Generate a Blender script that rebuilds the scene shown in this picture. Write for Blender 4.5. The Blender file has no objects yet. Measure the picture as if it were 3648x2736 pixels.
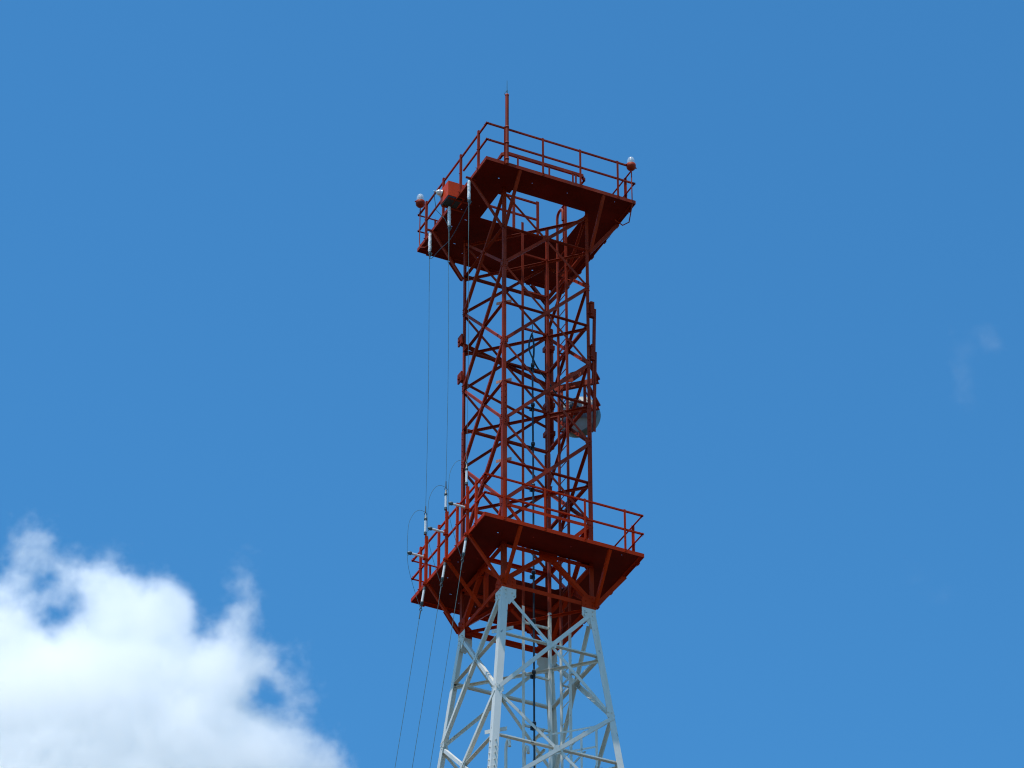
import bpy, bmesh, math, random
from mathutils import Vector, Matrix
from mathutils.geometry import delaunay_2d_cdt
random.seed(7)
sc = bpy.context.scene
COL = sc.collection
V = Vector

# ------------------------------------------------------------------ camera
W_PX, H_PX, F_PX = 3648.0, 2736.0, 13667.74
PITCH, YAW = 0.6252255, -0.0044932
cam = bpy.data.cameras.new('camera')
cam_o = bpy.data.objects.new('camera', cam)
COL.objects.link(cam_o)
cam_o.location = (0, 0, 1.6)
cam_o.rotation_euler = (math.pi / 2 + PITCH, 0, -YAW)
cam.sensor_width = 36.0
cam.lens = F_PX / W_PX * 36.0
cam.clip_start, cam.clip_end = 0.5, 20000
sc.camera = cam_o

# ------------------------------------------------------------------ sky, sun, exposure
SUN_EL, SUN_ROT = math.radians(74), math.radians(224)
world = bpy.data.worlds.new('World')
sc.world = world
world.use_nodes = True
nt = world.node_tree
bg = nt.nodes['Background']
sky = nt.nodes.new('ShaderNodeTexSky')
sky.sky_type = 'NISHITA'
sky.sun_disc = False
sky.sun_elevation, sky.sun_rotation = SUN_EL, SUN_ROT
sky.altitude, sky.air_density, sky.dust_density, sky.ozone_density = 500, 1.0, 0.5, 6.0
hs = nt.nodes.new('ShaderNodeHueSaturation')
hs.inputs['Hue'].default_value = 0.480
hs.inputs['Saturation'].default_value = 1.06
gm_ = nt.nodes.new('ShaderNodeGamma')
gm_.inputs['Gamma'].default_value = 1.45
nt.links.new(sky.outputs[0], gm_.inputs['Color'])
nt.links.new(gm_.outputs[0], hs.inputs['Color'])
nt.links.new(hs.outputs[0], bg.inputs[0])
bg.inputs[1].default_value = 0.0915
sun = bpy.data.lights.new('sun', 'SUN')
sun.energy, sun.angle, sun.color = 3.6, math.radians(0.5), (1.0, 0.94, 0.84)
sun_o = bpy.data.objects.new('sun', sun)
COL.objects.link(sun_o)
SD = V((math.sin(SUN_ROT) * math.cos(SUN_EL), math.cos(SUN_ROT) * math.cos(SUN_EL), math.sin(SUN_EL)))
sun_o.rotation_euler = SD.to_track_quat('Z', 'Y').to_euler()
sun_o.location = (0, 0, 120)
sc.view_settings.view_transform = 'Standard'
sc.view_settings.look = 'None'
sc.view_settings.exposure = 0.25
sc.view_settings.gamma = 1.0
sc.cycles.volume_bounces = 32
sc.cycles.max_bounces = 36
sc.cycles.volume_step_rate = 3.0
sc.cycles.use_denoising = True
sc.cycles.filter_width = 1.15

# ------------------------------------------------------------------ tower frame of reference
PHI = math.radians(25.75395)
DIST = 71.28345
ZU, ZL = 57.684, 47.800           # top faces of the two platforms
A, B = 1.08, 1.932                # half widths of shaft and of platforms
ROT = Matrix.Rotation(PHI, 3, 'Z')


def world_of(p):
    q = ROT @ V(p)
    return V((q.x, q.y + DIST, q.z))


# ------------------------------------------------------------------ materials
def mat(name, col, rough=0.5, metal=0.0, var=0.18, scale=3.0, chips=None, streak=None, bump=0.0, spec=0.5):
    m = bpy.data.materials.new(name)
    m.use_nodes = True
    n, l = m.node_tree.nodes, m.node_tree.links
    p = n['Principled BSDF']
    p.inputs['Roughness'].default_value = rough
    p.inputs['Metallic'].default_value = metal
    p.inputs['Specular IOR Level'].default_value = spec
    geo = n.new('ShaderNodeNewGeometry')
    no = n.new('ShaderNodeTexNoise')
    no.inputs['Scale'].default_value = scale
    no.inputs['Detail'].default_value = 6
    l.new(geo.outputs['Position'], no.inputs['Vector'])
    rp = n.new('ShaderNodeMapRange')
    rp.inputs[1].default_value, rp.inputs[2].default_value = 0.3, 0.7
    rp.inputs[3].default_value, rp.inputs[4].default_value = 1 - var, 1 + var
    l.new(no.outputs['Fac'], rp.inputs[0])
    mul = n.new('ShaderNodeMix')
    mul.data_type, mul.blend_type = 'RGBA', 'MULTIPLY'
    mul.inputs[0].default_value = 1
    mul.inputs[6].default_value = (*col, 1)
    l.new(rp.outputs[0], mul.inputs[7])
    out = mul.outputs[2]

    def layer(c2, sc3, lo, hi, amt):
        nonlocal out
        mp = n.new('ShaderNodeMapping')
        mp.inputs['Scale'].default_value = sc3
        l.new(geo.outputs['Position'], mp.inputs[0])
        n2 = n.new('ShaderNodeTexNoise')
        n2.inputs['Scale'].default_value = 1
        n2.inputs['Detail'].default_value = 5
        n2.inputs['Roughness'].default_value = 0.6
        l.new(mp.outputs[0], n2.inputs['Vector'])
        r2 = n.new('ShaderNodeMapRange')
        r2.inputs[1].default_value, r2.inputs[2].default_value = lo, hi
        r2.inputs[3].default_value, r2.inputs[4].default_value = 0, amt
        l.new(n2.outputs['Fac'], r2.inputs[0])
        mx = n.new('ShaderNodeMix')
        mx.data_type = 'RGBA'
        l.new(r2.outputs[0], mx.inputs[0])
        l.new(out, mx.inputs[6])
        mx.inputs[7].default_value = (*c2, 1)
        out = mx.outputs[2]
    if streak:
        layer(streak, (5, 5, 0.7), 0.5, 0.75, 0.55)
    if chips:
        layer(chips, (7, 7, 3.2), 0.66, 0.69, 0.9)
    l.new(out, p.inputs['Base Color'])
    if bump:
        bp = n.new('ShaderNodeBump')
        bp.inputs['Strength'].default_value = bump
        bp.inputs['Distance'].default_value = 0.02
        l.new(no.outputs['Fac'], bp.inputs['Height'])
        l.new(bp.outputs[0], p.inputs['Normal'])
    return m


M = {
    'red': mat('red_oxide_paint', (0.28, 0.022, 0.003), 0.6, var=0.25, scale=2.2, streak=(0.30, 0.060, 0.034), spec=0.14),
    'red_fresh': mat('fresh_red_paint', (0.46, 0.028, 0.002), 0.55, var=0.18, scale=2.5, spec=0.08),
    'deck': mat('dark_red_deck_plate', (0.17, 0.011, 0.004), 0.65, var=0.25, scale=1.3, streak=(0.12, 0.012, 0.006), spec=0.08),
    'painted_sunlight': mat('painted_sunlit_pink', (0.52, 0.18, 0.10), 0.6, var=0.15, scale=3, spec=0.2),  # paler pink puts sunlight into the colour of the red corner plates
    'box': mat('orange_red_enamel', (0.70, 0.052, 0.004), 0.5, var=0.1, scale=4, spec=0.2),
    'white': mat('weathered_white_paint', (0.68, 0.65, 0.575), 0.5, var=0.06, scale=1.6, chips=(0.17, 0.17, 0.15), streak=(0.56, 0.51, 0.36)),
    'porcelain': mat('white_porcelain', (0.78, 0.77, 0.72), 0.25, var=0.05, scale=8),
    'wrap': mat('white_taped_wrap', (0.74, 0.75, 0.74), 0.7, var=0.2, scale=18, bump=0.8),
    'cap': mat('dark_green_grey_fitting', (0.06, 0.085, 0.085), 0.5, var=0.2, scale=20),
    'wire': mat('weathered_copper_wire', (0.09, 0.16, 0.16), 0.75, var=0.2, scale=5, spec=0.2),
    'rope': mat('grey_guy_rope', (0.30, 0.31, 0.29), 0.7, var=0.15, scale=9),
    'black': mat('black_cable_jacket', (0.012, 0.016, 0.022), 0.35, var=0.2, scale=6),
    'steel': mat('galvanised_steel', (0.32, 0.33, 0.33), 0.4, metal=0.6, var=0.15, scale=10),
    'dish': mat('grey_dish_shell', (0.30, 0.31, 0.31), 0.6, var=0.08, scale=3, streak=(0.24, 0.25, 0.25)),
    'rim': mat('dark_dish_rim', (0.08, 0.11, 0.11), 0.5, var=0.15, scale=6),
    'darkbox': mat('near_black_fitting', (0.035, 0.035, 0.04), 0.6, var=0.2, scale=9),  # near-black tone of the cabinet's bottom plate and lifting lugs
    'concrete': mat('concrete', (0.30, 0.29, 0.27), 0.9, var=0.15, scale=1.5, bump=0.3),
    'ground': mat('rough_grass_ground', (0.050, 0.045, 0.028), 0.95, var=0.35, scale=0.35, streak=(0.085, 0.07, 0.048)),
}
g = bpy.data.materials.new('clear_glass_dome')
g.use_nodes = True
gp = g.node_tree.nodes['Principled BSDF']
gp.inputs['Roughness'].default_value = 0.08
gp.inputs['Alpha'].default_value = 0.26
gp.inputs['Base Color'].default_value = (0.80, 0.86, 0.88, 1)
M['glass'] = g


# ------------------------------------------------------------------ mesh builder
class MB:
    def __init__(self):
        self.v, self.f, self.s = [], [], []

    def add(self, verts, faces, smooth=False):
        k = len(self.v)
        self.v += [V(p) for p in verts]
        self.f += [tuple(i + k for i in q) for q in faces]
        self.s += [smooth] * len(faces)

    def prism(self, poly0, poly1):
        n = len(poly0)
        fs = [tuple(range(n))[::-1], tuple(range(n, 2 * n))]
        fs += [(i, (i + 1) % n, n + (i + 1) % n, n + i) for i in range(n)]
        self.add(list(poly0) + list(poly1), fs)

    def box(self, lo, hi):
        x0, y0, z0 = lo
        x1, y1, z1 = hi
        self.prism([(x0, y0, z0), (x1, y0, z0), (x1, y1, z0), (x0, y1, z0)],
                   [(x0, y0, z1), (x1, y0, z1), (x1, y1, z1), (x0, y1, z1)])

    def bar(self, p0, p1, n, w, t, off=0.0, shift=0.0):
        """flat bar p0-p1; width w across, thickness t along n"""
        p0, p1, n = V(p0), V(p1), V(n).normalized()
        d = (p1 - p0).normalized()
        n = (n - d * n.dot(d)).normalized()
        u = n.cross(d)
        c = [(-w / 2 + shift, -t / 2 + off), (w / 2 + shift, -t / 2 + off), (w / 2 + shift, t / 2 + off), (-w / 2 + shift, t / 2 + off)]
        self.prism([p0 + u * a + n * b for a, b in c], [p1 + u * a + n * b for a, b in c])

    def angle(self, p0, p1, n, w, t=0.009, off=0.0, side=1, inward=-1, w2=None):
        """angle iron: one flange flat to the face with normal n, the other turned inward (or outward) at one edge"""
        w2 = w2 or w
        p0, p1, n = V(p0), V(p1), V(n).normalized()
        d = (p1 - p0).normalized()
        n = (n - d * n.dot(d)).normalized()
        u = n.cross(d) * side
        o = n * off
        c = [(-w / 2, 0), (w / 2, 0), (w / 2, inward * t), (-w / 2 + t, inward * t), (-w / 2 + t, inward * w2), (-w / 2, inward * w2)]
        self.prism([p0 + o + u * a + n * b for a, b in c], [p1 + o + u * a + n * b for a, b in c])

    def leg(self, p0, p1, sx, sy, w, t):
        c = [(0, 0), (-sx * w, 0), (-sx * w, -sy * t), (-sx * t, -sy * t), (-sx * t, -sy * w), (0, -sy * w)]
        self.prism([V(p0) + V((a, b, 0)) for a, b in c], [V(p1) + V((a, b, 0)) for a, b in c])

    def plate(self, pts, n, t):
        n = V(n).normalized() * (t / 2)
        self.prism([V(p) - n for p in pts], [V(p) + n for p in pts])

    def tube(self, pts, r, seg=8, cap=True):
        pts = [V(p) for p in pts]
        rs = r if isinstance(r, (list, tuple)) else [r] * len(pts)
        rings = []
        ref = None
        for i, p in enumerate(pts):
            d = (pts[min(i + 1, len(pts) - 1)] - pts[max(i - 1, 0)]).normalized()
            if ref is None:
                ref = d.orthogonal().normalized()
            ref = (ref - d * ref.dot(d)).normalized()
            u, w = ref, d.cross(ref)
            rings.append([p + (u * math.cos(2 * math.pi * k / seg) + w * math.sin(2 * math.pi * k / seg)) * rs[i] for k in range(seg)])
        verts = [q for ring in rings for q in ring]
        fs = []
        for i in range(len(pts) - 1):
            for k in range(seg):
                a, b = i * seg + k, i * seg + (k + 1) % seg
                fs.append((a, b, b + seg, a + seg))
        self.add(verts, fs, True)
        if cap:
            self.add(rings[0], [tuple(range(seg))[::-1]])
            self.add(rings[-1], [tuple(range(seg))])

    def lathe(self, base, axis, prof, seg=24):
        """prof: [(distance along axis, radius)]"""
        base, axis = V(base), V(axis).normalized()
        u = axis.orthogonal().normalized()
        w = axis.cross(u)
        verts, fs = [], []
        for h, r in prof:
            r = max(r, 1e-4)
            for k in range(seg):
                a = 2 * math.pi * k / seg
                verts.append(base + axis * h + (u * math.cos(a) + w * math.sin(a)) * r)
        for i in range(len(prof) - 1):
            for k in range(seg):
                a, b = i * seg + k, i * seg + (k + 1) % seg
                fs.append((a, b, b + seg, a + seg))
        self.add(verts, fs, True)

    def bolt(self, p, n, r=0.016, h=0.022):
        n = V(n).normalized()
        u = n.orthogonal().normalized()
        w = n.cross(u)
        c = [(math.cos(k * math.pi / 3), math.sin(k * math.pi / 3)) for k in range(6)]
        p = V(p)
        self.prism([p + (u * a + w * b) * r for a, b in c], [p + (u * a + w * b) * r + n * h for a, b in c])
        self.prism([p + n * h + (u * a + w * b) * r * .5 for a, b in c], [p + (u * a + w * b) * r * .5 + n * h * 2 for a, b in c])

    def build(self, name, m, parent=None):
        """vertices are given in the tower's frame; the mesh is stored relative to its thing's origin"""
        org = V(parent['_org']) if parent is not None and '_org' in parent.keys() else V((0, 0, 0))
        me = bpy.data.meshes.new(name)
        me.from_pydata([tuple(p - org) for p in self.v], [], self.f)
        me.polygons.foreach_set('use_smooth', self.s)
        bm = bmesh.new()
        bm.from_mesh(me)
        bmesh.ops.recalc_face_normals(bm, faces=bm.faces)
        bm.to_mesh(me)
        bm.free()
        me.materials.append(M[m])
        me.update()
        o = bpy.data.objects.new(name, me)
        COL.objects.link(o)
        if parent is not None:
            o.parent = parent
            o['_org'] = tuple(org)
        return o


def thing(name, base, label, cat, group=None):
    o = bpy.data.objects.new(name, None)
    o.empty_display_size = 0.2
    COL.objects.link(o)
    o.location = world_of(base)
    o.rotation_euler = (0, 0, PHI)
    o['label'], o['category'] = label, cat
    if group:
        o['group'] = group
    o['_org'] = tuple(base)
    return o


def Z(dz):
    return ZU + dz


# ------------------------------------------------------------------ ground
gm = MB()
N = 48
gm.add([(9000 * math.cos(2 * math.pi * k / N), 9000 * math.sin(2 * math.pi * k / N), 0) for k in range(N)], [tuple(range(N))])
go = gm.build('ground', 'ground')
go['kind'] = 'structure'

# ------------------------------------------------------------------ the lattice tower
tower = thing('lattice_tower', (0, 0, 0), 'tall red and white steel lattice tower with two railed square platforms', 'tower')
CORN = [(-1, -1), (1, -1), (1, 1), (-1, 1)]
Z_JOIN = -11.10


def half(dz):
    """half width of the shaft at dz below the upper platform"""
    return A if dz > -11.15 else A + 0.105 * (-11.15 - dz)


def pt(sx, sy, dz, e=0.0):
    h = half(dz) + e
    return V((sx * h, sy * h, Z(dz)))


# legs: two red lengths with a splice, then a white raking length
for sx, sy in CORN:
    m = MB()
    m.leg(pt(sx, sy, -0.012, .02), pt(sx, sy, -6.0, .02), sx, sy, 0.078, 0.011)
    m.leg(pt(sx, sy, -5.62, .028), pt(sx, sy, Z_JOIN, .028), sx, sy, 0.105, 0.013)
    for k in range(7):
        zz = -5.70 - k * 0.16
        m.bolt(pt(sx, sy, zz, .028) + V((-sx * .06, 0, 0)), (0, sy, 0), .012, .014)
        m.bolt(pt(sx, sy, zz, .028) + V((0, -sy * .06, 0)), (sx, 0, 0), .012, .014)
    m.build('leg', 'red', tower)
    m = MB()
    m.leg(pt(sx, sy, Z_JOIN - 0.004, .035), pt(sx, sy, -20.0, .035), sx, sy, 0.155, 0.016)
    for k in range(5):
        zz = -15.25 - k * 0.17
        m.bolt(pt(sx, sy, zz, .035) + V((-sx * .08, 0, 0)), (0, sy, 0), .018, .02)
        m.bolt(pt(sx, sy, zz, .035) + V((0, -sy * .08, 0)), (sx, 0, 0), .018, .02)
    m.build('leg', 'white', tower)

FACES = [(V((1, 0, 0)), V((0, -1, 0))), (V((0, 1, 0)), V((1, 0, 0))), (V((-1, 0, 0)), V((0, 1, 0))), (V((0, -1, 0)), V((-1, 0, 0)))]
# each face: direction u from its first to its second leg, outward normal n


def fp(face, s, dz, e=0.0):
    u, n = FACES[face]
    h = half(dz)
    p = u * (s * h) + n * (h + e)
    p.z = Z(dz)
    return p


def gusset(face, s, dz, w, h, m, off, bolts=0, cut=0.4):
    """bolted plate where members meet on a leg (s = -1, 1) or at the crossing (s = 0)"""
    u, n = FACES[face]
    up = V((0, 0, 1))
    c = fp(face, s, dz, off)
    mb = MB()
    if s == 0:
        pts = [c + u * (w * a) + up * (h * b) for a, b in ((-1, -.45), (-.45, -1), (.45, -1), (1, -.45), (1, .45), (.45, 1), (-.45, 1), (-1, .45))]
    else:
        d = -s
        pts = [c + u * (d * w * a) + up * (h * b) for a, b in ((-.08, -1), (.5, -1), (1, -cut), (1, cut), (.5, 1), (-.08, 1))]
    mb.plate(pts, n, 0.010)
    for k in range(bolts):
        d = -s if s else 1
        a = 0.25 + 0.55 * (k % 2)
        q = c + u * (d * w * a * (1 if s else .5)) + up * (h * (-.6 + 1.2 * (k // 2) / max(1, (bolts - 1) // 2)))
        mb.bolt(q + n * .005, n, .013, .015)
    return mb.build('gusset_plate', m, tower)


NODES = [0.0, -2.25, -4.45, -6.65, -8.83, -11.02]
MIDS = [-1.16, -3.35, -5.57, -7.74, -9.98]
for f in range(4):
    u, n = FACES[f]
    for i in range(5):
        zt, zb, zm = NODES[i], NODES[i + 1], MIDS[i]
        if i == 0:
            zt = -0.16
        fresh = 'red_fresh' if i == 4 else 'red'
        w = 0.068 if i < 3 else 0.075
        if i < 4:
            m = MB()
            m.angle(fp(f, -1, zb + .02, .034), fp(f, 1, zt, .034), n, w, side=1)
            m.build('diagonal_brace', fresh, tower)
            m = MB()
            m.angle(fp(f, -1, zt, .004), fp(f, 1, zb + .02, .004), n, w * .86, side=-1)
            m.build('diagonal_brace', fresh, tower)
        else:
            for s in (-1, 1):      # the lowest red panel is split by the platform beam into a V and a Λ
                m = MB()
                m.angle(fp(f, s, zt, .02), fp(f, s * .12, zm + .08, .02), n, .085, side=s)
                m.build('diagonal_brace', 'red_fresh', tower)
                m = MB()
                m.angle(fp(f, s, zb + .12, .02), fp(f, s * .12, zm - .08, .02), n, .095, side=-s)
                m.build('diagonal_brace', 'red_fresh', tower)
            gusset(f, 0, zm, .22, .16, 'red_fresh', .008)
        m = MB()
        hb = .08 if i < 4 else .10
        m.bar(fp(f, -1, zm, -.012), fp(f, 1, zm, -.012), (0, 0, 1), hb, .010)
        ub = hb - .012 if f in (0, 3) else .035
        m.bar(fp(f, -1, zm + ub / 2 + .006, -.012 - hb / 2 + .005), fp(f, 1, zm + ub / 2 + .006, -.012 - hb / 2 + .005), n, ub, .010)
        m.build('horizontal_brace', fresh, tower)
        if i < 4:
            gusset(f, 0, zm - .01, .085, .075, 'red', .0195, 2)
        for s in (-1, 1):
            big = i >= 2
            gusset(f, s, NODES[i + 1] + (.02 if i < 4 else .1), .10 if not big else .135, .11 if not big else .13, 'red', .027 if i < 4 else .03, 4)
    # floor-level horizontals of the shaft
    for zz, w in ((-8.92, .08), (-11.0, .10)):
        if zz == -8.92 and f == 3:
            continue
        m = MB()
        m.angle(fp(f, -1, zz, .03), fp(f, 1, zz, .03), n, w, side=-1)
        m.build('horizontal_brace', 'red_fresh', tower)

# horizontal plan bracing and the short plates across the corners
for zz in (-0.22, -1.22, -3.40, -5.62, -7.79, -11.02):
    m = MB()
    m.angle(V((-A + .03, A - .03, Z(zz))), V((A - .03, -A + .03, Z(zz))), (0, 0, 1), .055, inward=-1, side=-1)
    m.build('plan_brace', 'red' if zz > -10 else 'red_fresh', tower)
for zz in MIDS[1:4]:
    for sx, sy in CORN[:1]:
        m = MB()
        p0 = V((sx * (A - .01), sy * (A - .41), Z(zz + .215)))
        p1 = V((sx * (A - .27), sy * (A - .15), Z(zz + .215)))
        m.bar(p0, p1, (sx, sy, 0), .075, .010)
        m.build('corner_plate', 'painted_sunlight', tower)

# joint plates where red turns to white: a red upper half and a white lower half on each face of each leg
for sx, sy in CORN:
    for axis in (0, 1):
        n = V((sx, 0, 0)) if axis == 0 else V((0, sy, 0))
        d = V((0, -sy, 0)) if axis == 0 else V((-sx, 0, 0))
        c = pt(sx, sy, Z_JOIN, .046)
        up = V((0, 0, 1))
        mb = MB()
        mb.plate([c + d * a + up * b for a, b in ((-.005, 0.0), (.33, -.0), (.33, .24), (.22, .34), (-.005, .34))], n, .012)
        for a, b in ((.08, .07), (.24, .07), (.08, .17), (.24, .17), (.08, .27)):
            mb.bolt(c + d * a + up * b + n * .006, n, .015, .016)
        mb.build('joint_plate', 'red_fresh', tower)
        mb = MB()
        mb.plate([c + d * a + up * b for a, b in ((-.005, -.003), (.33, -.003), (.33, -.20), (.17, -.42), (-.005, -.36))], n, .012)
        for a, b in ((.08, -.07), (.08, -.18), (.08, -.29), (.23, -.12), (.28, -.20)):
            mb.bolt(c + d * a + up * b + n * .006, n, .016, .018)
        mb.build('joint_plate', 'white', tower)

# white raking panels
WN = [-11.12, -13.87, -16.51, -19.4]
for f in range(4):
    u, n = FACES[f]
    for i in range(3):
        zt, zb = WN[i], WN[i + 1]
        at, ab = half(zt), half(zb)
        zm = zt + (zb - zt) * at / (at + ab)
        m = MB()
        m.angle(fp(f, -1, zb, .055), fp(f, .86 if i == 0 else 1, zt - (.20 if i == 0 else .04), .055), n, .085, side=1)
        m.build('diagonal_brace', 'white', tower)
        m = MB()
        m.angle(fp(f, -.80 if i == 0 else -1, zt - (.27 if i == 0 else .04), .012), fp(f, 1, zb, .012), n, .075, side=-1)
        m.build('diagonal_brace', 'white', tower)
        m = MB()
        m.bar(fp(f, -1, zm, -.016), fp(f, 1, zm, -.016), (0, 0, 1), .09, .012)
        ub = .076 if f in (0, 3) else .035
        m.bar(fp(f, -1, zm + ub / 2 + .007, -.056), fp(f, 1, zm + ub / 2 + .007, -.056), n, ub, .011)
        m.build('horizontal_brace', 'white', tower)
        gusset(f, 0, zm - .02, .11, .09, 'white', .03, 3)
        for s in (-1, 1):
            gusset(f, s, zb, .15, .11, 'white', .04, 4)
        if f == 0:
            m = MB()
            h = half(zm)
            m.angle(V((-h, h, Z(zm - .05))), V((h, -h, Z(zm - .05))), (0, 0, 1), .06, side=-1)
            m.build('plan_brace', 'white', tower)
        if f:
            continue
        sx, sy = CORN[f]
        h = half(zm)
        m = MB()
        m.bar(V((sx * (h - .01), sy * (h - .46), Z(zm + .27))), V((sx * (h - .36), sy * (h - .11), Z(zm + .27))), (sx, sy, 0), .09, .010)
        m.build('corner_plate', 'white', tower)

# rest of the shaft down to its footings, below the picture
m = MB()
zs = [-19.4]
while zs[-1] > -57.6:
    zs.append(max(-57.6, zs[-1] - 3.1 * (1 + .022 * len(zs))))
for sx, sy in CORN:
    m.leg(pt(sx, sy, -20.0, .035), pt(sx, sy, -57.6, .035), sx, sy, 0.155, 0.016)
for f in range(4):
    u, n = FACES[f]
    for zt, zb in zip(zs, zs[1:]):
        at, ab = half(zt), half(zb)
        zm = zt + (zb - zt) * at / (at + ab)
        m.angle(fp(f, -1, zb, .05), fp(f, 1, zt, .05), n, .09, side=1)
        m.angle(fp(f, -1, zt, .012), fp(f, 1, zb, .012), n, .085, side=-1)
        m.angle(fp(f, -1, zm, -.02), fp(f, 1, zm, -.02), n, .09)
m.build('shaft_base', 'white', tower)
m = MB()
for sx, sy in CORN:
    c = pt(sx, sy, -57.6)
    m.box((c.x - .6, c.y - .6, -.3), (c.x + .6, c.y + .6, .09))
m.build('footing', 'concrete', tower)


# ------------------------------------------------------------------ platforms
def deck(outer, holes, z0, z1):
    """flat plate with openings"""
    pts, edges = [], []
    for loop in [outer] + holes:
        k = len(pts)
        pts += [V((p[0], p[1])) for p in loop]
        edges += [(k + i, k + (i + 1) % len(loop)) for i in range(len(loop))]
    vs, es, fs, _, _, _ = delaunay_2d_cdt(pts, edges, [], 1, 1e-6)

    def inside(p, loop):
        c = False
        for i in range(len(loop)):
            a, b = loop[i], loop[i - 1]
            if (a[1] > p[1]) != (b[1] > p[1]) and p[0] < (b[0] - a[0]) * (p[1] - a[1]) / (b[1] - a[1]) + a[0]:
                c = not c
        return c
    keep = []
    for q in fs:
        c = sum((vs[i] for i in q), V((0, 0))) / len(q)
        if inside(c, outer) and not any(inside(c, h) for h in holes):
            keep.append(q)
    bm = bmesh.new()
    bv = [bm.verts.new((p.x, p.y, z0)) for p in vs]
    for q in keep:
        bm.faces.new([bv[i] for i in q])
    r = bmesh.ops.extrude_face_region(bm, geom=bm.faces[:])
    for e in r['geom']:
        if isinstance(e, bmesh.types.BMVert):
            e.co.z = z1
    bm.verts.index_update()
    mb = MB()
    mb.add([v.co.copy() for v in bm.verts], [tuple(v.index for v in f.verts) for f in bm.faces])
    bm.free()
    return mb


def sq(x, y, r, r2=None):
    r2 = r2 or r
    return [(x - r, y - r2), (x + r, y - r2), (x + r, y + r2), (x - r, y + r2)]


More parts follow.
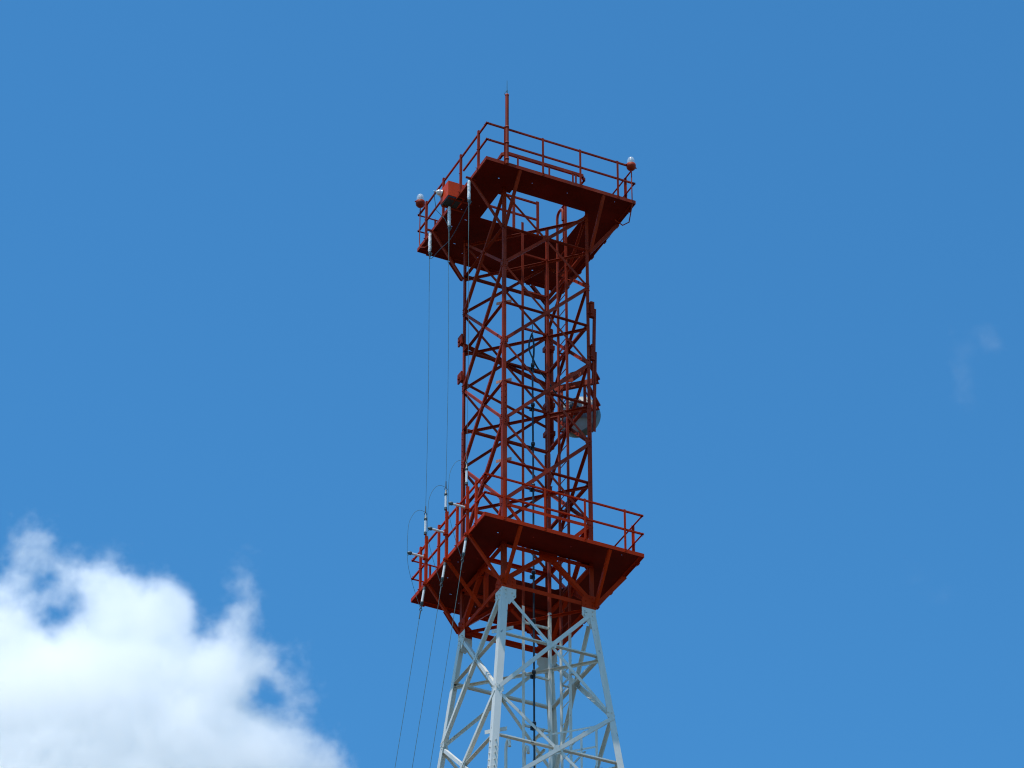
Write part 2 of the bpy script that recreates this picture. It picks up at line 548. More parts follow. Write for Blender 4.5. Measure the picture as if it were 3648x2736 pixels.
def platform(z, lower):
    pm = 'red_fresh' if lower else 'red'
    h = 1.09
    hy = 0.20
    hole = [(-.86, -1.07), (h, -1.07), (h, hy), (-h, hy), (-h, -.80), (-1.02, -.80), (-1.02, -.94), (-.86, -.94)]
    if lower:
        hole = [(-.80, -1.06), (.80, -1.06), (1.1, -.80), (1.1, -.10), (.80, hy), (-.80, hy), (-1.09, -.10), (-1.09, -.78), (-.98, -.80)]
    holes = [hole]
    slots = [(-1.33, -1.33, .018), (.35, -1.52, .012), (1.3, -1.42, .035), (-1.36, .42, .03), (-1.62, .1, .012), (-1.56, .78, .015), (-1.22, 1.36, .03),
             (-1.5, 1.5, .012), (.2, 1.33, .02), (.9, 1.5, .02), (-.5, 1.6, .012), (1.5, -1.7, .012), (-1.3, -.2, .012), (1.45, .5, .012), (-.9, 1.62, .012), (-.55, -1.5, .012)]
    for x, y, r in slots:
        holes.append(sq(x, y, r, r * (.4 if r > .025 else 1)))
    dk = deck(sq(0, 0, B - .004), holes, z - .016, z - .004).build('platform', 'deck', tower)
    # edge angles, each side its own
    for f in range(4):
        u, n = FACES[f]
        mb = MB()
        c = n * (B - .002)
        c.z = z - .045
        mb.bar(c - u * B, c + u * B, n, .095, .010)
        c2 = n * (B - .035)
        c2.z = z - .022
        mb.bar(c2 - u * (B - .04), c2 + u * (B - .04), V((0, 0, 1)), .06, .008)
        if f in (1, 2):        # clips along the far edges
            for k in range(6):
                q = n * B + u * (-1.65 + .66 * k)
                q.z = z - .09
                mb.bar(q - u * .05, q + u * .05, n, .05, .03)
        mb.build('edge_beam', pm, dk)
    # guard rails
    for f in range(4):
        u, n = FACES[f]
        tall = .06 if f == 3 else 0.0
        for s in (-1.46, -.48, .49, 1.47):
            mb = MB()
            p = n * (B + .012) + u * s
            mb.angle(V((p.x, p.y, z - .07)), V((p.x, p.y, z + 1.04 + tall)), n, .052, side=1, t=.008)
            mb.bolt(V((p.x, p.y, z - .03)) + n * .004, n, .014)
            mb.bolt(V((p.x, p.y, z + .53)) + n * .004, n, .012, .012)
            mb.build('guard_post', pm, dk)
        for zz, nm in ((1.015, 'top_rail'), (.53, 'mid_rail')):
            mb = MB()
            c = n * (B - .004)
            e0 = c - u * (B + .01)
            e1 = c + u * (B + .01)
            e0.z = e1.z = z + zz
            mb.angle(e0, e1, n, .038, t=.007, side=1)
            for e, s in ((e0, 1), (e1, -1)):
                mb.bolt(e + u * s * .05 + n * .003, n, .009, .014)
                mb.bolt(e + u * s * .11 + n * .003, n, .009, .014)
            if f == 3 and not lower and zz < .6:     # a gap where the box stands
                mb = MB()
                mb.angle(e0, c + u * -.02 + V((0, 0, z + zz)), n, .038, t=.007, side=1)
                mb.angle(c + u * .62 + V((0, 0, z + zz)), e1, n, .038, t=.007, side=1)
            mb.build(nm, pm, dk)
    # knee braces from the legs out to the edges
    zk = -1.22 if not lower else -1.12
    for sx, sy in CORN:
        for n in (V((sx, 0, 0)), V((0, sy, 0))):
            mb = MB()
            p0 = V((sx * (A + .02), sy * (A + .02), z + zk)) + n * .02
            p1 = V((sx * A, sy * A, z - .10)) + n * (B - A - .03)
            mb.angle(p0, p1, n.cross(V((0, 0, 1))), .10 if lower else .085, side=1, w2=.06)
            mb.build('knee_brace', pm, dk)
    if lower:
        for f in (3,):
            u, n = FACES[f]
            mb = MB()
            p0 = n * (A + .02)
            p1 = n * (B + .02)
            p0.z, p1.z = z - 1.10, z - .09
            mb.angle(p0, p1, u, .10, side=1, w2=.06)
            p2 = n * (A - .05)
            p3 = p2.copy()
            p2.z, p3.z = z - 1.08, z - .02
            mb.angle(p2, p3, n, .085)
            mb.build('knee_brace', pm, dk)
    if not lower:
        # guard around the access opening
        mb = MB()
        pts = [(-1.10, -.85), (-1.10, -.98), (-1.02, -1.09), (.98, -1.09), (1.10, -.97), (1.10, -.80)]
        for p, q in zip(pts, pts[1:]):
            p, q = V((*p, z + 1.05)), V((*q, z + 1.05))
            d = (q - p).normalized()
            mb.angle(p - d * .02, q + d * .02, d.cross(V((0, 0, 1))), .085, side=1, t=.008, w2=.05)
        for p, q in (((-1.10, -.85), (-1.10, .2)), ((1.10, -.8), (1.10, .2))):
            mb.angle(V((*p, z + 1.05)), V((*q, z + 1.05)), (p[0], 0, 0), .06, t=.008)
        mb.build('hatch_rail', pm, dk)
        for x, y in ((-.72, -1.09), (.10, -1.09), (.72, -1.09), (.80, -1.09), (-1.1, .2), (1.1, .2)):
            mb = MB()
            mb.angle(V((x, y, z)), V((x, y, z + 1.04)), (0, -1, 0), .045, t=.008)
            mb.build('hatch_post', pm, dk)
        mb = MB()
        for zz in (.95, .46):
            mb.angle(V((-1.1, .21, z + zz)), V((.44, .21, z + zz)), (0, -1, 0), .042, t=.007)
        mb.build('hatch_rail', pm, dk)
        for x in (-.21, .42):
            mb = MB()
            mb.angle(V((x, .20, z)), V((x, .20, z + 1.0)), (0, -1, 0), .075, t=.008)
            mb.build('hatch_post', pm, dk)
    return dk


platform(ZU, False)
platform(ZL, True)

# ------------------------------------------------------------------ ladder inside the shaft
LX, LY0, LY1 = .90, .13, -.33


def ladder(ztop, zbot, m, hoop):
    mb = MB()
    mb.tube([(LX, LY0, Z(ztop)), (LX, LY0, Z(zbot))] if not hoop else
            [(LX, LY0, Z(zbot)), (LX, LY0, Z(ztop - .15)), (LX, LY0 - .03, Z(ztop - .05)), (LX, LY0 - .10, Z(ztop)), (LX, LY0 - .2, Z(ztop)), (LX, LY0 - .27, Z(ztop - .05)),
             (LX, LY0 - .30, Z(ztop - .15)), (LX, LY0 - .30, Z(ztop - .4))], .033, 10)
    lad = mb.build('ladder', m, tower)
    mb = MB()
    mb.bar((LX, LY1, Z(ztop + (.55 if hoop else 0))), (LX, LY1, Z(zbot)), (0, -1, 0), .05, .012)
    mb.bar((LX - .02, LY1 + .02, Z(ztop + (.55 if hoop else 0))), (LX - .02, LY1 + .02, Z(zbot)), (1, 0, 0), .04, .010)
    mb.build('stile', m, lad)
    k = 0
    while ztop - .5 - k * .43 > max(zbot, -24):
        mb = MB()
        zz = ztop - .5 - k * .43
        mb.tube([(LX, LY0, Z(zz)), (LX, LY1, Z(zz))], .011, 6)
        mb.build('rung', m, lad)
        k += 1
    for zz in [q for q in (-1.16, -3.35, -5.57, -7.74, -9.98, -12.36, -15.14) if zbot < q < ztop]:
        mb = MB()
        mb.bar((LX - .01, LY0 + .03, Z(zz)), (half(zz) - .07, LY0 + .03, Z(zz)), (0, 0, 1), .06, .012)
        mb.bar((LX - .01, LY1 - .03, Z(zz)), (half(zz) - .07, LY1 - .03, Z(zz)), (0, 0, 1), .06, .012)
        mb.bar((LX + .03, LY0, Z(zz)), (LX + .03, LY1, Z(zz)), (1, 0, 0), .06, .01)
        mb.build('ladder_bracket', m, lad)


ladder(.72, -11.2, 'red', True)
ladder(-11.2, -19.5, 'white', False)

# ------------------------------------------------------------------ cable rack
RX0, RX1, RY = -.27, .38, -.40


def rack(ztop, zbot, m, rungs, ztop2=None):
    mb = MB()
    mb.angle((RX0, RY, Z(ztop)), (RX0, RY, Z(zbot)), (0, -1, 0), .062, t=.009, side=-1)
    rk = mb.build('cable_rack', m, tower)
    mb = MB()
    mb.angle((RX1, RY, Z(ztop)), (RX1, RY, Z(zbot)), (0, -1, 0), .062, t=.009, side=1)
    mb.build('stile', m, rk)
    for zz in rungs:
        mb = MB()
        mb.angle((RX0, RY + .012, Z(zz)), (RX1, RY + .012, Z(zz)), (0, -1, 0), .045, t=.008)
        mb.bolt((RX0 + .03, RY, Z(zz)), (0, -1, 0), .02)
        mb.bolt((RX1 - .02, RY, Z(zz)), (0, -1, 0), .02)
        mb.build('rung', m, rk)


rack(-.29, -10.95, 'red', [-1.2, -2.27, -3.36, -4.45, -5.57, -6.65, -7.78, -8.95])
rack(-10.95, -30, 'white', [-11.35, -12.66, -13.95, -15.2, -16.4, -17.6, -18.8])

# ------------------------------------------------------------------ rest platform rail low in the white shaft
mb = MB()
D = V((1, -1, 0)).normalized()


def onD(x, z):
    return V((x, -x, Z(z)))


mb.angle(onD(.10, -14.03), onD(1.09, -14.03), (-1, -1, 0), .045, t=.007, side=-1)
rr = mb.build('landing_rail', 'white', tower)
mb = MB()
mb.angle(onD(.10, -14.53), onD(1.09, -14.53), (-1, -1, 0), .045, t=.007, side=-1)
mb.build('mid_rail', 'white', rr)
for x, zt in ((.13, -14.0), (.87, -14.2), (1.11, -14.0)):
    mb = MB()
    mb.angle(onD(x, zt), onD(x, -15.07), (-1, -1, 0), .05, t=.008)
    mb.build('guard_post', 'white', rr)
for zz in (-14.1, -14.6):
    mb = MB()
    mb.angle(V((.92, -.90, Z(zz))), V((.92, -.25, Z(zz))), (-1, 0, 0), .05, t=.007)
    mb.build('end_rail', 'white', rr)
    mb = MB()
    mb.angle(V((.14, -.08, Z(zz))), V((.14, -.62, Z(zz))), (1, 0, 0), .05, t=.007)
    mb.build('end_rail', 'white', rr)
mb = MB()
mb.plate([V((.1, -.1, Z(-15.07))), V((1.2, -1.2, Z(-15.07))), V((1.3, -.2, Z(-15.07))), V((1.0, .3, Z(-15.07)))], (0, 0, 1), .012)
mb.build('landing_plate', 'white', rr)
for y, zt in ((-.04, -14.25), (-.95, -14.9)):
    mb = MB()
    x = -.52
    mb.tube([(x, y, -17.5 + ZU), (x, y, Z(zt - .2)), (x, y - .03, Z(zt - .07)), (x, y - .10, Z(zt)), (x, y - .17, Z(zt - .06)), (x, y - .19, Z(zt - .22))], .034, 10)
    mb.build('grab_hoop', 'white', rr)

# ------------------------------------------------------------------ lightning mast on the railing
t = thing('lightning_mast', (-1.43, -1.985, ZU - .1), 'slim red pole with a thin spike on the upper railing, highest point of the tower', 'lightning rod')
mb = MB()
mb.tube([(-1.43, -1.985, Z(-.1)), (-1.43, -1.985, Z(1.96))], .042, 14)
mb.lathe((-1.43, -1.985, Z(1.955)), (0, 0, 1), [(0, .047), (.03, .047), (.03, .0)], 14)
mb.build('pole', 'red', t)
mb = MB()
mb.tube([(-1.43, -1.985, Z(1.96)), (-1.43, -1.985, Z(2.12))], .014, 8)
mb.tube([(-1.43, -1.985, Z(2.1)), (-1.43, -1.985, Z(2.42))], [.0075, .005], 6)
mb.build('spike', 'wire', t)
mb = MB()
mb.tube([(-1.43, -1.985, Z(2.1)), (-1.47, -1.97, Z(2.06)), (-1.49, -1.96, Z(2.0)), (-1.44, -1.985, Z(1.95))], .006, 6)
mb.build('bonding_wire', 'wire', t)
for zz in (.05, .53, 1.0):
    mb = MB()
    mb.lathe((-1.43, -1.985, Z(zz - .02)), (0, 0, 1), [(0, .043), (0, .05), (.04, .05), (.04, .043)], 14)
    mb.bar((-1.43, -1.985, Z(zz)), (-1.43, -1.93, Z(zz)), (0, 0, 1), .05, .03)
    mb.build('clamp', 'red', t)


# ------------------------------------------------------------------ obstruction lamps
def lamp(base, label, cond, first_src=None):
    x, y, z = base
    t = thing('obstruction_light', (x, y, z), label, 'beacon light', 'obstruction lights on the upper railing')
    mb = MB()
    mb.lathe((x, y, z), (0, 0, 1), [(0, .012), (.005, .04), (.04, .085), (.07, .105), (.10, .112), (.17, .112), (.175, .095), (.19, .09)], 20)
    mb.tube([(x - .10, y, z + .13), (x - .145, y - .01, z + .13)], .018, 6)
    mb.tube([(x + .10, y, z + .13), (x + .145, y + .01, z + .11)], .018, 6)
    mb.build('lamp_base', 'red', t)
    mb = MB()
    mb.lathe((x, y, z + .185), (0, 0, 1), [(0, .092), (.06, .096), (.12, .090), (.17, .072), (.20, .045), (.215, .0)], 22)
    mb.lathe((x, y, z + .19), (0, 0, 1), [(0, .084), (.06, .088), (.12, .082), (.165, .064), (.19, .038), (.202, .0)], 22)
    mb.build('glass_dome', 'glass', t)
    mb = MB()
    mb.lathe((x, y, z + .186), (0, 0, 1), [(0, .03), (.03, .03), (.05, .022), (.07, .04), (.11, .048), (.15, .034), (.165, .0)], 16)
    mb.build('bulb', 'steel', t)
    mb = MB()
    mb.tube(cond, .014, 8)
    mb.build('conduit', 'red', t)
    return t


lamp((-1.95, 1.76, ZU + 1.13), 'clear glass beacon on a red base above the corner post beside the control box', [(-1.95, 1.76, Z(1.14)), (-1.95, 1.77, Z(.1)), (-1.95, 1.74, Z(-.1)), (-1.9, 1.55, Z(-.22)), (-1.85, 1.4, Z(-.2))])
lamp((1.83, -1.94, ZU + .88), 'clear glass beacon on a red base at the railing corner farthest from the control box',
     [(1.83, -1.95, Z(.89)), (1.83, -1.95, Z(.35)), (1.83, -1.952, Z(.02)), (1.86, -1.9, Z(-.1)), (1.92, -1.6, Z(-.40)), (1.88, -1.35, Z(-.33)), (1.72, -1.25, Z(-.14))])

# ------------------------------------------------------------------ control box on the platform edge
BX0, BX1, BY0, BY1 = -2.15, -1.72, -.30, .14
t = thing('control_box', (-1.93, -.08, ZU - .06), 'square orange-red box hung on the left edge of the upper platform', 'equipment box')
mb = MB()
mb.box((BX0, BY0, Z(-.035)), (BX1, BY1, Z(.39)))
mb.build('cabinet', 'box', t)
mb = MB()
mb.box((BX0 + .012, BY0 + .012, Z(-.075)), (BX1 - .06, BY1 - .012, Z(-.034)))
mb.build('bottom_plate', 'darkbox', t)
mb = MB()
mb.lathe((BX0 - .001, .06, Z(.26)), (-1, 0, 0), [(0, .085), (.02, .085), (.022, .07), (.06, .075), (.10, .066), (.13, .045), (.145, .02), (.16, .012), (.20, .010), (.21, 0)], 20)
mb.build('dome_insulator', 'porcelain', t)
mb = MB()
mb.lathe((BX0 - .002, .06, Z(.26)), (-1, 0, 0), [(0, .098), (.018, .098), (.018, .08)], 20)
mb.build('flange', 'red', t)
for x, y in ((-2.02, -.2), (-1.82, -.2)):
    mb = MB()
    mb.tube([(x, y, Z(.385)), (x, y, Z(.44))], .016, 8)
    mb.build('lifting_lug', 'darkbox', t)
mb = MB()
mb.tube([(BX0 - .2, .06, Z(.26)), (BX0 - .17, .10, Z(.10)), (BX0 - .02, .33, Z(-.05)), (BX0 + .15, .20, Z(-.35)), (-1.98, .02, Z(-.72))], .007, 6)
mb.build('lead', 'wire', t)
for y in (BY0 + .05, BY1 - .05):
    mb = MB()
    mb.bar((BX0 + .02, y, Z(-.085)), (BX1 + .2, y, Z(-.085)), (0, 0, 1), .05, .018)
    mb.build('support_arm', 'red', t)

# ------------------------------------------------------------------ wire aerials on the left side
YS = (-1.09, 0.0, 1.09)
SPOT = ('between the control box and the tower legs', 'below the control box', 'beside the outer beacon')
WHICH = ('nearest the tower legs', 'middle one of three', 'outermost of the three')


def tape(mb, x, y, z0, z1, r, seed):
    rnd = random.Random(seed)
    prof = []
    n = 14
    for i in range(n + 1):
        q = i / n
        prof.append((x + rnd.uniform(-.004, .004), y + rnd.uniform(-.004, .004), z0 + (z1 - z0) * q))
    mb.tube(prof, [r * rnd.uniform(.93, 1.07) * (1 - .25 * (i in (0, n))) for i in range(n + 1)], 12)


for k, y in enumerate(YS):
    x = -1.98
    # hanging aerial between the platforms
    t = thing('wire_aerial', (x, y, Z(-.1)), 'thin wire hung from a taped insulator under the upper platform, ' + WHICH[k], 'antenna wire', 'wire aerials between the platforms')
    mb = MB()
    mb.bar((-1.80, y, Z(-.055)), (-2.06, y, Z(-.055)), (0, 0, 1), .05, .03)
    mb.build('hanger', 'red', t)
    mb = MB()
    tape(mb, x, y, Z(-.14), Z(-.70), .038, k + 3)
    mb.build('taped_insulator', 'wrap', t)
    mb = MB()
    mb.tube([(x, y, Z(-.06)), (x, y, Z(-.15))], .012, 6)
    mb.build('hook', 'cap', t)
    mb = MB()
    mb.lathe((x, y, Z(-.72)), (0, 0, -1), [(0, .03), (.03, .034), (.06, .02), (.10, .018), (.18, .012)], 10)
    mb.tube([(x, y, Z(-.68)), (x + .05, y - .02, Z(-.75)), (x + .02, y, Z(-.82))], .014, 6)
    mb.build('eye', 'cap', t)
    mb = MB()
    n = 10
    zz0, zz1 = Z(-.88), ZL + 1.97
    mb.tube([(x, y, zz0), (x, y, zz0 - 1.0)], [.011 if k != 2 else .006, .006], 6)
    mb.tube([(x + .02 * math.sin(math.pi * i / n), y, zz0 - 1 + (zz1 - zz0 + 1) * i / n) for i in range(n + 1)], .0046, 6)
    mb.build('wire', 'wire', t)
    # post with insulators on the lower railing
    t = thing('insulator_post', (x, y, ZL - .25), 'red lower-railing post with white insulators, ' + WHICH[k], 'insulator post', 'insulator posts on the lower railing')
    mb = MB()
    mb.angle((x, y, ZL - .14), (x, y, ZL + 1.16), (-1, 0, 0), .06, t=.009)
    mb.tube([(x + .015, y, ZL + 1.0), (x + .015, y, ZL + 1.23)], .022, 8)
    mb.bar((-1.86, y, ZL - .1), (-2.02, y, ZL - .1), (0, 0, 1), .07, .05)
    mb.build('post', 'red_fresh', t)
    mb = MB()
    mb.box((x - .04, y - .045, ZL + .54), (x + .05, y + .045, ZL + .66))
    mb.build('clamp', 'red_fresh', t)
    mb = MB()
    mb.tube([(x - .03, y, ZL + .60), (x - .33, y, ZL + .605)], .026, 10)
    mb.build('side_insulator', 'porcelain', t)
    mb = MB()
    mb.lathe((x - .33, y, ZL + .605), (-1, 0, 0), [(0, .03), (0, .04), (.04, .045), (.07, .03), (.09, .022), (.10, 0)], 12)
    mb.tube([(x - .40, y, ZL + .605), (x - .41, y, ZL + .53)], .008, 6)
    mb.build('insulator_cap', 'cap', t)
    mb = MB()
    mb.tube([(x, y, ZL + 1.25), (x, y, ZL + 1.60)], .027, 12)
    mb.build('upper_insulator', 'porcelain', t)
    mb = MB()
    mb.tube([(x, y, ZL + 1.205), (x, y, ZL + 1.265)], .035, 12)
    mb.build('insulator_cap', 'cap', t)
    mb = MB()
    mb.lathe((x, y, ZL + 1.585), (0, 0, 1), [(0, 0), (0, .035), (.065, .035), (.066, .018), (.15, .018), (.151, 0)], 12)
    mb.build('insulator_cap', 'cap', t)
    mb = MB()
    mb.tube([(x + .03 * math.cos(a), y, ZL + 1.76 + .035 * math.sin(a)) for a in [2 * math.pi * i / 10 for i in range(11)]], .009, 6)
    mb.build('ring', 'cap', t)
    mb = MB()
    mb.tube([(x, y, ZL + 1.79), (x, y, ZL + 1.97)], [.016, .011], 6)
    mb.build('wire_grip', 'cap', t)
    mb = MB()
    mb.tube([(x, y, ZL - .10), (x, y, ZL - .20)], .022, 8)
    mb.build('stub', 'red_fresh', t)
    # bottom insulator and the stay wire that runs down and out to the ground
    t = thing('stay_wire', (x, y, ZL - .2), 'stay wire from an insulator under the lower platform, ' + WHICH[k], 'stay wire', 'stay wires below the lower platform')
    sl = .135
    tz = lambda z: (x - sl * (ZL - .2 - z), y, z)
    mb = MB()
    mb.tube([tz(ZL - .26), tz(ZL - .62)], .027, 12)
    mb.build('insulator', 'porcelain', t)
    mb = MB()
    mb.tube([tz(ZL - .2), tz(ZL - .27)], .034, 12)
    mb.build('insulator_cap', 'cap', t)
    mb = MB()
    mb.tube([tz(ZL - .60), tz(ZL - .665), tz(ZL - .67), tz(ZL - .76)], [.034, .034, .016, .016], 12)
    mb.build('insulator_cap', 'cap', t)
    mb = MB()
    c = V(tz(ZL - .80))
    mb.tube([c + V((.03 * math.cos(a), 0, .035 * math.sin(a))) for a in [2 * math.pi * i / 10 for i in range(11)]], .010, 6)
    mb.build('ring', 'cap', t)
    mb = MB()
    mb.tube([tz(ZL - .83), tz(ZL - 1.05)], [.014, .012], 6)
    mb.build('wire_grip', 'cap', t)
    mb = MB()
    p0, p1 = V(tz(ZL - 1.0)), V((x - 7.6, y, .05))
    n = 40
    mb.tube([p0 + (p1 - p0) * (i / n) + V((.35, 0, -.25)) * (4 * (i / n) * (1 - i / n)) for i in range(n + 1)], .0055, 6)
    mb.build('wire', 'wire', t)
    mb = MB()
    j0 = V((x, y, ZL + 1.80))
    jp = [j0, j0 + V((-.14, 0, .02)), j0 + V((-.28, 0, -.10)), j0 + V((-.40, 0, -.40)), V((x - .43, y, ZL + 1.0)), V((x - .43, y, ZL + .60)), V((x - .40, y, ZL + .25)),
          V((x - .30, y, ZL - .15)), V((x - .17, y, ZL - .55)), V(tz(ZL - .80))]
    # smooth the jumper
    sm = []
    for i in range(len(jp) - 1):
        q0, q1, q2, q3 = jp[max(i - 1, 0)], jp[i], jp[i + 1], jp[min(i + 2, len(jp) - 1)]
        for s in range(5):
            e = s / 5
            sm.append(.5 * ((2 * q1) + (q2 - q0) * e + (2 * q0 - 5 * q1 + 4 * q2 - q3) * e * e + (3 * q1 - q0 - 3 * q2 + q3) * e ** 3))
    sm.append(jp[-1])
    mb.tube(sm, .0046, 6)
    mb.build('jumper', 'wire', t)


def spline(jp, n=6):
    jp = [V(p) for p in jp]
    sm = []
    for i in range(len(jp) - 1):
        q0, q1, q2, q3 = jp[max(i - 1, 0)], jp[i], jp[i + 1], jp[min(i + 2, len(jp) - 1)]
        for s in range(n):
            e = s / n
            sm.append(.5 * ((2 * q1) + (q2 - q0) * e + (2 * q0 - 5 * q1 + 4 * q2 - q3) * e * e + (3 * q1 - q0 - 3 * q2 + q3) * e ** 3))
    sm.append(jp[-1])
    return sm


t = thing('sagging_lead', (-1.98, 0, Z(-.9)), 'dark slack wire drooping under the upper platform between the taped insulators', 'wire')
mb = MB()
mb.tube(spline([(-1.98, -1.07, Z(-.86)), (-1.97, -.9, Z(-.88)), (-1.97, -.45, Z(-1.05)), (-1.97, 0, Z(-1.12)), (-1.97, .5, Z(-1.02)), (-1.98, .95, Z(-.98)), (-1.98, 1.1, Z(-.86))]), .0075, 6)
mb.build('lead', 'black', t)

# ------------------------------------------------------------------ black feeder cable
t = thing('feeder_cable', (-.05, RY - .05, Z(-4.4)), 'black feeder cable clamped down the middle of the cable rack', 'cable')
cy = RY - .055
mb = MB()
mb.tube(spline([(-.06, cy, Z(-3.55)), (-.02, cy, Z(-3.8)), (-.02, cy, Z(-4.1)), (-.05, cy, Z(-4.5)), (-.05, cy, Z(-6)), (-.045, cy, Z(-9)), (-.045, cy, Z(-30))]), .022, 10)
mb.build('cable', 'black', t)
mb = MB()
mb.tube(spline([(-.05, cy, Z(-3.52)), (-.05, cy, Z(-3.3)), (-.07, cy, Z(-3.2)), (-.10, cy, Z(-3.19))]), .010, 8)
mb.build('tail', 'black', t)
mb = MB()
mb.tube(spline([(-.06, cy, Z(-3.5)), (-.13, cy, Z(-3.78)), (-.13, cy, Z(-4.02)), (-.03, cy, Z(-4.25)), (.12, cy + .1, Z(-4.36)), (.4, -.25, Z(-4.55)), (.72, -.1, Z(-4.75)), (1.1, .05, Z(-4.95)), (1.38, .12, Z(-5.02))]), .020, 10)
mb.build('branch', 'black', t)
for zz in (-4.45, -5.57, -6.65, -7.78, -8.95, -10.1, -11.35, -12.66, -13.95, -15.2):
    mb = MB()
    mb.lathe((-.047, cy, Z(zz - .09)), (0, 0, 1), [(0, .023), (0, .03), (.095, .03), (.10, .046), (.15, .047), (.155, .03)], 14)
    mb.box((-.11, cy + .02, Z(zz - .10)), (.0, RY + .01, Z(zz - .02)))
    cl = mb.build('clamp', 'black', t)
    mb = MB()
    mb.lathe((-.047, cy, Z(zz + .065)), (0, 0, 1), [(0, .046), (.012, .045), (.02, .03), (.022, .022)], 14)
    mb.build('clamp_cap', 'steel', cl)

# ------------------------------------------------------------------ microwave dish behind the shaft
DC = V((1.385, .215, Z(-4.87)))
DN = V((1, 1, 0)).normalized()
DS = V((1, -1, 0)).normalized()
UP = V((0, 0, 1))
t = thing('microwave_dish', tuple(V((1.22, 1.2, Z(-5.3)))), 'round grey microwave dish carried on a red frame behind the shaft', 'dish antenna')
mb = MB()
prof = [(-.03, .0), (-.03, .10), (-.015, .18), (.02, .32), (.065, .43), (.095, .475)]
mb.lathe(DC, DN, prof, 40)
mb.build('dish', 'dish', t)
mb = MB()
mb.lathe(DC, DN, [(.09, .462), (.09, .497), (.12, .500), (.30, .500), (.32, .49)], 44)
mb.build('shroud', 'rim', t)
mb = MB()
mb.lathe(DC, DN, [(.318, .492), (.33, .30), (.335, 0)], 44)
mb.build('radome', 'dish', t)
mb = MB()
mb.lathe(DC, -DN, [(.09, .12), (.16, .12), (.17, .06), (.30, .06), (.30, 0)], 18)
mb.build('feed_box', 'black', t)
mb = MB()
px, py = 1.22, 1.20
mb.tube([(px, py, Z(-1.9)), (px, py, Z(-5.3))], .07, 14)
mb.lathe((px, py, Z(-5.3)), (0, 0, 1), [(-.01, 0), (-.01, .08), (.03, .08)], 14)
mb.build('mount_pipe', 'red', t)
for zz in (-2.55, -3.6, -4.2, -5.0):
    mb = MB()
    mb.box((px - .20, py - .20, Z(zz - .06)), (px + .02, py + .02, Z(zz + .06)))
    mb.tube([(px + .075 * math.cos(a) , py + .075 * math.sin(a), Z(zz)) for a in [2 * math.pi * i / 12 for i in range(13)]], .011, 6)
    mb.build('pipe_clamp', 'red', t)
c = V((1.30, .02, 0))
for zz in (DC.z - ZU + .64, DC.z - ZU - .10):
    mb = MB()
    q0, q1 = V((px - .15, py - .30, Z(zz))), None
    l0 = DC - DN * .22 - DS * .55
    l1 = DC - DN * .22 + DS * .62
    l0.z = l1.z = Z(zz)
    mb.angle(l0, l1, -DN, .14, t=.012, w2=.08)
    mb.bar(V((px, py, Z(zz))), l0, UP, .10, .05)
    mb.bar(V((1.12, -.95, Z(zz))), l1, UP, .09, .04)
    mb.build('mount_beam', 'red', t)
for s in (-.28, .28):
    mb = MB()
    a0 = DC - DN * .20 + DS * s
    mb.angle(a0 + UP * .72, a0 - UP * .18, -DN, .07, t=.010)
    a1 = DC + DS * s * 1.2 + DN * .05
    mb.bar(a0 + UP * .45, a1 + UP * .28, DS, .06, .012)
    mb.bar(a0 - UP * .12, a1 - UP * .2, DS, .06, .012)
    mb.build('mount_strut', 'red', t)
mb = MB()
mb.plate([DC - DN * .24 + DS * a + UP * b for a, b in ((-.36, .80), (-.05, .98), (.36, 1.02), (.30, .88), (-.02, .70))], DN, .012)
mb.build('mount_plate', 'red', t)
for z0, z1 in ((-2.82, -5.0), (-4.05, -6.3)):
    mb = MB()
    e = .165
    mb.angle(V((A + e, -A - .02, Z(z0))), V((A + e - .06, -A - .02, Z(z1))), (0, -1, 0), .06, t=.01)
    mb.build('mount_post', 'red', t)
    for zz in (z0 + .10, z0 - .20):
        mb = MB()
        mb.tube([(A + .04 + .075 * math.cos(a), -A - .0 + .075 * math.sin(a), Z(zz)) for a in [2 * math.pi * i / 12 for i in range(13)]], .010, 6)
        mb.build('pipe_clamp', 'red', t)
    mb = MB()
    mb.box((A + .035, -A - .06, Z(z0 - .27)), (A + .13, -A + .03, Z(z0 + .16)))
    mb.build('pipe_clamp', 'red', t)
# stays from the left leg to the mount pipe
for (z0, z1, w) in ((-3.03, -3.60, .13), (-4.1, -4.82, .075)):
    mb = MB()
    mb.angle(V((-A - .06, A + .12, Z(z0))), V((px - .08, py - .06, Z(z1))), (0, 1, 0), w, t=.011, side=-1)
    mb.build('stay_arm', 'red', t)
    mb = MB()
    mb.box((-A - .085, A - .05, Z(z0 - .10)), (-A - .045, A + .16, Z(z0 + .16)))
    mb.box((-A - .12, A + .02, Z(z0 - .03)), (-A - .086, A + .09, Z(z0 + .03)))
    mb.build('stay_clamp', 'red', t)


# ------------------------------------------------------------------ clouds: real scattering volumes far behind the tower
R_ = V((math.cos(YAW), -math.sin(YAW), 0))
F_ = V((math.sin(YAW) * math.cos(PITCH), math.cos(YAW) * math.cos(PITCH), math.sin(PITCH)))
U_ = R_.cross(F_)


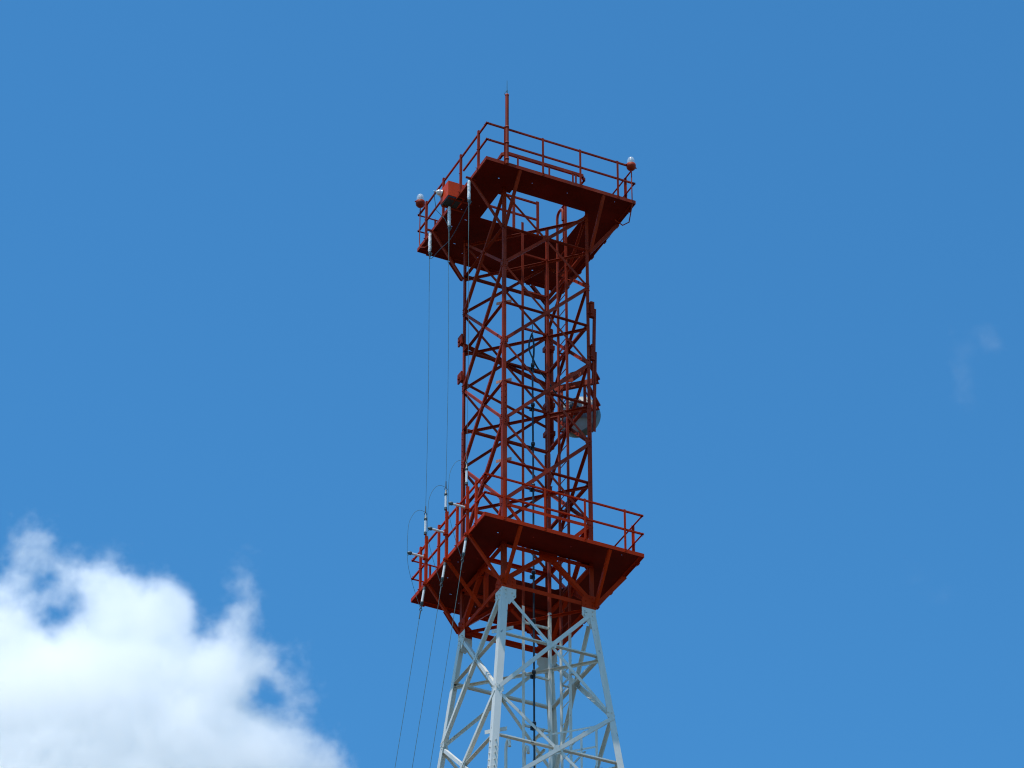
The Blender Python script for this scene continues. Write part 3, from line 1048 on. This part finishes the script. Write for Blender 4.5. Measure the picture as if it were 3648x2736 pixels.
def cloud(name, label, dist, centre, ext, blobs, holes, res, dens, amp, gain, seed, nscale, lean=0.0):
    """blobs: (x, y, depth, rx, ry, rdepth) in metres on the cloud's own axes; density grid computed by geometry nodes"""
    me = bpy.data.meshes.new(name)
    o = bpy.data.objects.new(name, me)
    COL.objects.link(o)
    o.matrix_world = Matrix(((R_.x, U_.x, F_.x, 0), (R_.y, U_.y, F_.y, 0), (R_.z, U_.z, F_.z, 0), (0, 0, 0, 1)))
    o.location = V((0, 0, 1.6)) + R_ * centre[0] + U_ * centre[1] + F_ * dist
    o['label'], o['category'], o['kind'] = label, 'cloud', 'stuff'
    ng = bpy.data.node_groups.new(name, 'GeometryNodeTree')
    ng.interface.new_socket('Geometry', in_out='OUTPUT', socket_type='NodeSocketGeometry')
    N, L = ng.nodes, ng.links
    out = N.new('NodeGroupOutput')
    pos = N.new('GeometryNodeInputPosition')

    def vm(op, a, b=None, s=None):
        n = N.new('ShaderNodeVectorMath')
        n.operation = op
        for i, v in enumerate((a, b)):
            if v is None:
                continue
            if isinstance(v, (tuple, list)):
                n.inputs[i].default_value = v
            else:
                L.new(v, n.inputs[i])
        if s is not None:
            n.inputs['Scale'].default_value = s
        return n.outputs['Value'] if op == 'LENGTH' else n.outputs[0]

    def mt(op, a, b=None, c=None):
        n = N.new('ShaderNodeMath')
        n.operation = op
        for i, v in enumerate((a, b, c)):
            if v is None:
                continue
            if isinstance(v, (int, float)):
                n.inputs[i].default_value = v
            else:
                L.new(v, n.inputs[i])
        return n.outputs[0]

    def noise(vec, scale, detail, off, rough=.55):
        n = N.new('ShaderNodeTexNoise')
        n.inputs['Scale'].default_value = scale
        n.inputs['Detail'].default_value = detail
        n.inputs['Roughness'].default_value = rough
        L.new(vm('ADD', vec, (off, off * .7, off * 1.3)), n.inputs['Vector'])
        return n
    # warp positions a little so that edges curl
    wn = noise(pos.outputs[0], nscale * .6, 3, seed + 5)
    warp = vm('SCALE', vm('SUBTRACT', wn.outputs['Color'], (.5, .5, .5)), s=16.0)
    p = vm('ADD', pos.outputs[0], warp)
    if lean:      # the cloud leans: its foot is nearer than its top
        sp = N.new('ShaderNodeSeparateXYZ')
        L.new(p, sp.inputs[0])
        cb = N.new('ShaderNodeCombineXYZ')
        L.new(sp.outputs[0], cb.inputs[0])
        L.new(sp.outputs[1], cb.inputs[1])
        L.new(mt('SUBTRACT', sp.outputs[2], mt('MULTIPLY', sp.outputs[1], lean)), cb.inputs[2])
        p = cb.outputs[0]
    val = None
    for (x, y, d, rx, ry, rd) in blobs:
        q = vm('LENGTH', vm('DIVIDE', vm('SUBTRACT', p, (x, y, d)), (rx, ry, rd)))
        # signed distance in metres, positive inside
        e = mt('MULTIPLY', mt('SUBTRACT', 1.0, q), min(rx, ry))
        val = e if val is None else mt('SMOOTH_MAX', val, e, 6.0)
    for (x, y, d, rx, ry, rd) in holes:
        q = vm('LENGTH', vm('DIVIDE', vm('SUBTRACT', p, (x, y, d)), (rx, ry, rd)))
        e = mt('MULTIPLY', mt('SUBTRACT', q, 1.0), min(rx, ry))
        val = mt('SMOOTH_MIN', val, e, 4.0)
    n1 = noise(pos.outputs[0], nscale, 7, seed, .62)
    nn = mt('MULTIPLY', mt('SUBTRACT', n1.outputs['Fac'], .5), amp)
    n2 = noise(p, nscale * 4.5, 4, seed + 11, .65)
    nn = mt('ADD', nn, mt('MULTIPLY', mt('SUBTRACT', n2.outputs['Fac'], .5), amp * .5))
    d = mt('MULTIPLY', mt('ADD', val, nn), gain)
    cl = N.new('ShaderNodeClamp')
    L.new(d, cl.inputs[0])
    d = mt('POWER', cl.outputs[0], 1.6)
    vc = N.new('GeometryNodeVolumeCube')
    L.new(d, vc.inputs['Density'])
    vc.inputs['Min'].default_value = (-ext[0], -ext[1], -ext[2])
    vc.inputs['Max'].default_value = ext
    vc.inputs['Resolution X'].default_value, vc.inputs['Resolution Y'].default_value, vc.inputs['Resolution Z'].default_value = res
    sm = N.new('GeometryNodeSetMaterial')
    L.new(vc.outputs[0], sm.inputs['Geometry'])
    cm = bpy.data.materials.new(name + '_vapour')
    cm.use_nodes = True
    k, kl = cm.node_tree.nodes, cm.node_tree.links
    k.remove(k['Principled BSDF'])
    pv = k.new('ShaderNodeVolumePrincipled')
    pv.inputs['Color'].default_value = (1, 0.997, 0.992, 1)
    pv.inputs['Density'].default_value = dens
    pv.inputs['Anisotropy'].default_value = 0.1
    kl.new(pv.outputs[0], k['Material Output'].inputs['Volume'])
    sm.inputs['Material'].default_value = cm
    L.new(sm.outputs[0], out.inputs[0])
    md = o.modifiers.new('vapour', 'NODES')
    md.node_group = ng
    return o


S = 1200.0 / F_PX      # metres per photo pixel at the cloud


def px(x, y, rx, ry, d=None, rd=None):
    d = (2350 - y) * S * 1.5 if d is None else d
    return ((x - W_PX / 2) * S, -(y - H_PX / 2) * S, d, rx * S, ry * S, (rd or (rx + ry) / 2) * S)


cx, cy_ = (450 - W_PX / 2) * S, -(2400 - H_PX / 2) * S


def rel(b):
    return (b[0] - cx, b[1] - cy_, *b[2:])


BL = [px(320, 2860, 600, 860, 0, 560), px(690, 2800, 350, 690, 0, 480), px(215, 2160, 250, 170, 60 * S, 200), px(812, 2185, 112, 180, 0, 160), px(580, 2190, 150, 150, 0, 180), px(55, 2000, 95, 150, 60 * S, 100), px(20, 2170, 160, 150, 40 * S, 200),
      px(990, 2790, 290, 270, 0, 240), px(930, 2420, 140, 150, 0, 150), px(-200, 2700, 380, 720, 0, 450), px(1085, 2420, 45, 60, 0, 60)]
HO = [px(160, 2215, 40, 34, 0, 500), px(232, 2172, 36, 26, 0, 500), px(120, 2090, 20, 26, 0, 500), px(985, 2500, 45, 34, 0, 400), px(725, 2120, 34, 60, 0, 400)]
cloud('cloud', 'big white cumulus cloud low in the sky beside the tower', 1200, (cx, cy_), (90, 74, 110), [rel(b) for b in BL], [rel(b) for b in HO], (340, 280, 200), .085, 27.0, .135, 3.1, .055, .78)
cx, cy_ = (3480 - W_PX / 2) * S, -(1350 - H_PX / 2) * S
cloud('cloud_wisp', 'faint thin wisp of cloud high in the blue at one side', 1200, (cx, cy_), (26, 34, 10), [rel(b) for b in (px(3545, 1215, 60, 60, 0, 60), px(3440, 1350, 50, 130, 0, 60))], [],
      (96, 128, 32), .045, 18.0, .08, 9.7, .07)
cx, cy_ = (3280 - W_PX / 2) * S, -(2080 - H_PX / 2) * S
cloud('cloud_wisp', 'barely visible thin wisp of cloud low in the blue at one side', 1200, (cx, cy_), (24, 24, 10), [rel(b) for b in (px(3260, 2050, 60, 50, 0, 60), px(3330, 2120, 70, 60, 0, 60))], [],
      (96, 96, 32), .016, 18.0, .08, 4.4, .07)
